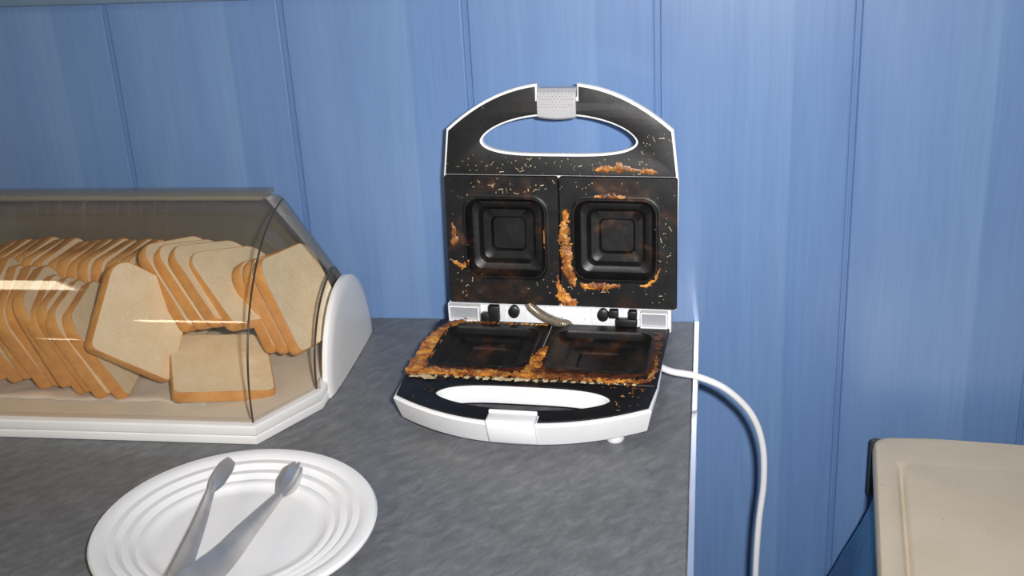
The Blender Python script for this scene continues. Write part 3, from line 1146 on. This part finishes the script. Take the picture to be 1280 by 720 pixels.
def claw(path0, direction, side, length, width):
    """shell-shaped grip: scalloped end, cupped towards the other arm"""
    t = direction.normalized()
    up = Vector((0, 0, 1))
    up = (up - t * up.dot(t)).normalized()
    s = t.cross(up).normalized()
    up = (up * math.cos(0.80) - s * math.sin(0.80)).normalized()
    s = t.cross(up).normalized() * side
    loops = []
    N = 16
    rows = 12
    A, B = [], []
    bm = bmesh.new()
    grids = []
    for off in (0.0, 0.0009):
        g = []
        for i in range(rows + 1):
            f = i / rows
            row = []
            for k in range(N + 1):
                a = -1 + 2 * k / N
                w = width / 2 * (0.34 + 0.66 * math.sin(min(f * 2.4, 1.0) * math.pi / 2)) * (1.0 if f < .7 else 1 - 0.30 * ((f - .7) / .3) ** 2)
                ln = length * f
                scal = (0.93 + 0.07 * abs(math.cos(a * math.pi * 1.5))) if f > 0.5 else 1.0
                lenk = ln * (1 - 0.10 * a * a * f) * (1 if f < .5 else 1 + (scal - 1) * (f - .5) * 2)
                cup = 0.0045 * (1 - a * a) * math.sin(f * math.pi * .8) - 0.004 * f * f
                flut = 0.0007 * math.cos(a * math.pi * 3) * f
                row.append(bm.verts.new(path0 + t * lenk + up * (w * a) + s * (cup + flut - off)))
            g.append(row)
        grids.append(g)
    for gi, g in enumerate(grids):
        for i in range(rows):
            for k in range(N):
                q = (g[i][k], g[i][k + 1], g[i + 1][k + 1], g[i + 1][k])
                bm.faces.new(q)
    g0, g1 = grids
    ring = lambda g: g[0] + [g[i][N] for i in range(1, rows + 1)] + g[rows][N - 1::-1] + [g[i][0] for i in range(rows - 1, 0, -1)]
    r0, r1 = ring(g0), ring(g1)
    for i in range(len(r0)):
        j = (i + 1) % len(r0)
        bm.faces.new((r0[i], r0[j], r1[j], r1[i]))
    return finish(bm)


hinge = Vector((-0.3460, -0.530, 0.0290))
ends = [(Vector((-0.3780, -0.386, 0.0205)), -1, 0.0125), (Vector((-0.3215, -0.3800, 0.0165)), 1, 0.0200)]
for e, side, wide in ends:
    mid1 = hinge + (e - hinge) * 0.30 + Vector((0.0085 if side > 0 else -0.001, 0, 0.001))
    start = hinge + Vector((side * 0.004, 0.004, 0))
    pth = smooth_path([start, mid1, hinge + (e - hinge) * 0.65 + Vector((0.0035 if side > 0 else 0.0, 0, 0)), e], 10)
    arm = obj('arm', strip(pth, lambda f: wide * (1 - max(f, .12)) ** 0.9 + 0.0062, 0.0010, side, -0.55 * side), M_STEEL, tg, TGM, 50)
    d = Vector((0.003, 0.052, 0.004)) if side > 0 else Vector((0.0, 0.052, 0.003))
    cobj = obj('claw', claw(e - d.normalized() * 0.002, d, side, 0.046, 0.0180 if side > 0 else 0.0125), M_STEEL, arm, None, 60)
sp = smooth_path([hinge + Vector((-0.004, 0.006, 0)), hinge + Vector((-0.003, -0.010, 0)), hinge + Vector((0, -0.014, 0)),
                  hinge + Vector((0.003, -0.010, 0)), hinge + Vector((0.004, 0.006, 0))], 8)
obj('spring_bow', strip(sp, lambda f: 0.022, 0.001, 1), M_STEEL, tg, TGM, 50)

# ------------------------------------------------------------------ waste bin with bag
BT = -5.5
bn = empty('waste_bin', T(0.181, -0.050, -0.88) @ RZ(BT))
tag(bn, 'beige plastic waste bin with a closed ridged lid by the blue wall', 'bin')
BW, BD, BZ = 0.46, 0.34, 0.78                     # lid size and height of its top above the floor


def bin_loop(ins_l, ins_r, ins_b, ins_f, r, z):
    cx, cy = (ins_l + BW - ins_r) / 2, -(ins_b + BD - ins_f) / 2
    L = rrect(cx, cy, (BW - ins_l - ins_r) / 2, (BD - ins_b - ins_f) / 2, r, 6)
    out = []
    for k, (x, y) in enumerate(L):
        out.append((x, y, z))
        x2, y2 = L[(k + 1) % len(L)]
        if math.hypot(x2 - x, y2 - y) > 0.05:              # points along the straight sides
            out += [(x + (x2 - x) * q / 12, y + (y2 - y) * q / 12, z) for q in range(1, 12)]
    return out


E1 = lambda i, r, z: bin_loop(i, i, i, i, r, z)
lidm = loft([E1(.0015, .016, BZ - .034), E1(.0, .016, BZ - .012), E1(.001, .016, BZ - .004), E1(.0030, .016, BZ - .0010), E1(.0070, .016, BZ),
             bin_loop(.020, .020, .046, .020, .010, BZ), bin_loop(.0215, .0215, .0475, .0215, .010, BZ - .0012), bin_loop(.0240, .0240, .0500, .0240, .010, BZ - .0050),
             bin_loop(.0265, .0265, .0525, .0265, .010, BZ - .0050), bin_loop(.0290, .0290, .0550, .0290, .010, BZ - .0005), bin_loop(.0310, .0310, .0570, .0310, .010, BZ + .0004),
             bin_loop(.10, .10, .12, .10, .010, BZ + .0006)])
for v in lidm.vertices:                            # the groove runs out towards the hinge side
    if v.co.z > BZ - 0.0055 and 0.0195 < v.co.x < BW - 0.0195:
        v.co.z = BZ + (v.co.z - BZ) * max(0.0, min(1.0, (-v.co.y - 0.052) / 0.022))
obj('bin_lid', lidm, M_BIN, bn, None, 40)
obj('bin_body', loft([E1(.055, .03, 0.0), E1(.052, .03, 0.01), E1(.014, .02, BZ - .075), E1(.010, .02, BZ - .072), E1(.010, .02, BZ - .0345)]), M_BIN, bn, None, 40)
obj('lid_hinge', box_mesh(-0.0015, BW - .01, 0.0005, 0.016, BZ - .075, BZ - .012, .004), M_HINGE, bn, None, 40)

# bag: folded over the bin's rim under the lid and hanging outside
bm = bmesh.new()
rows = []
NB = 160
for i in range(15):
    s = i / 14
    z = BZ - 0.052 - 0.30 * s
    row = []
    base_l = rrect(BW / 2, -BD / 2, BW / 2 - 0.006, BD / 2 - 0.006, 0.03, 39)
    for k, (x, y) in enumerate(base_l):
        a = k / len(base_l) * 2 * math.pi
        dx, dy = x - BW / 2, y + BD / 2
        L = math.hypot(dx, dy)
        left = max(0.0, min(1.0, (0.06 - x) / 0.06)) 
        fl_ = (0.002 + 0.012 * s + left * 0.115 * s ** 1.15)
        pleat = (0.006 + 0.012 * s) * nz(k * 0.13, s * 1.3, 4.2) + 0.004 * s * math.sin(k * 0.55 + 2 * s)
        rr_ = (fl_ + pleat * min(1, s * 4))
        nxp, nyp = dx / L, dy / L
        row.append(bm.verts.new((x + nxp * rr_, min(y + nyp * rr_, 0.02), z + 0.01 * s * nz(k * .2, 7))))
    rows.append(row)
for a, b in zip(rows, rows[1:]):
    n = len(a)
    for k in range(n):
        j = (k + 1) % n
        bm.faces.new((a[k], a[j], b[j], b[k]))
bag = obj('bin_bag', finish(bm), M_BAG, None, T(0.181, -0.050, -0.88) @ RZ(BT), 80)
tag(bag, 'blue plastic bag flaring out from under the beige bin lid', 'bin bag')
md = bag.modifiers.new('thickness', 'SOLIDIFY')
md.thickness = 0.0006
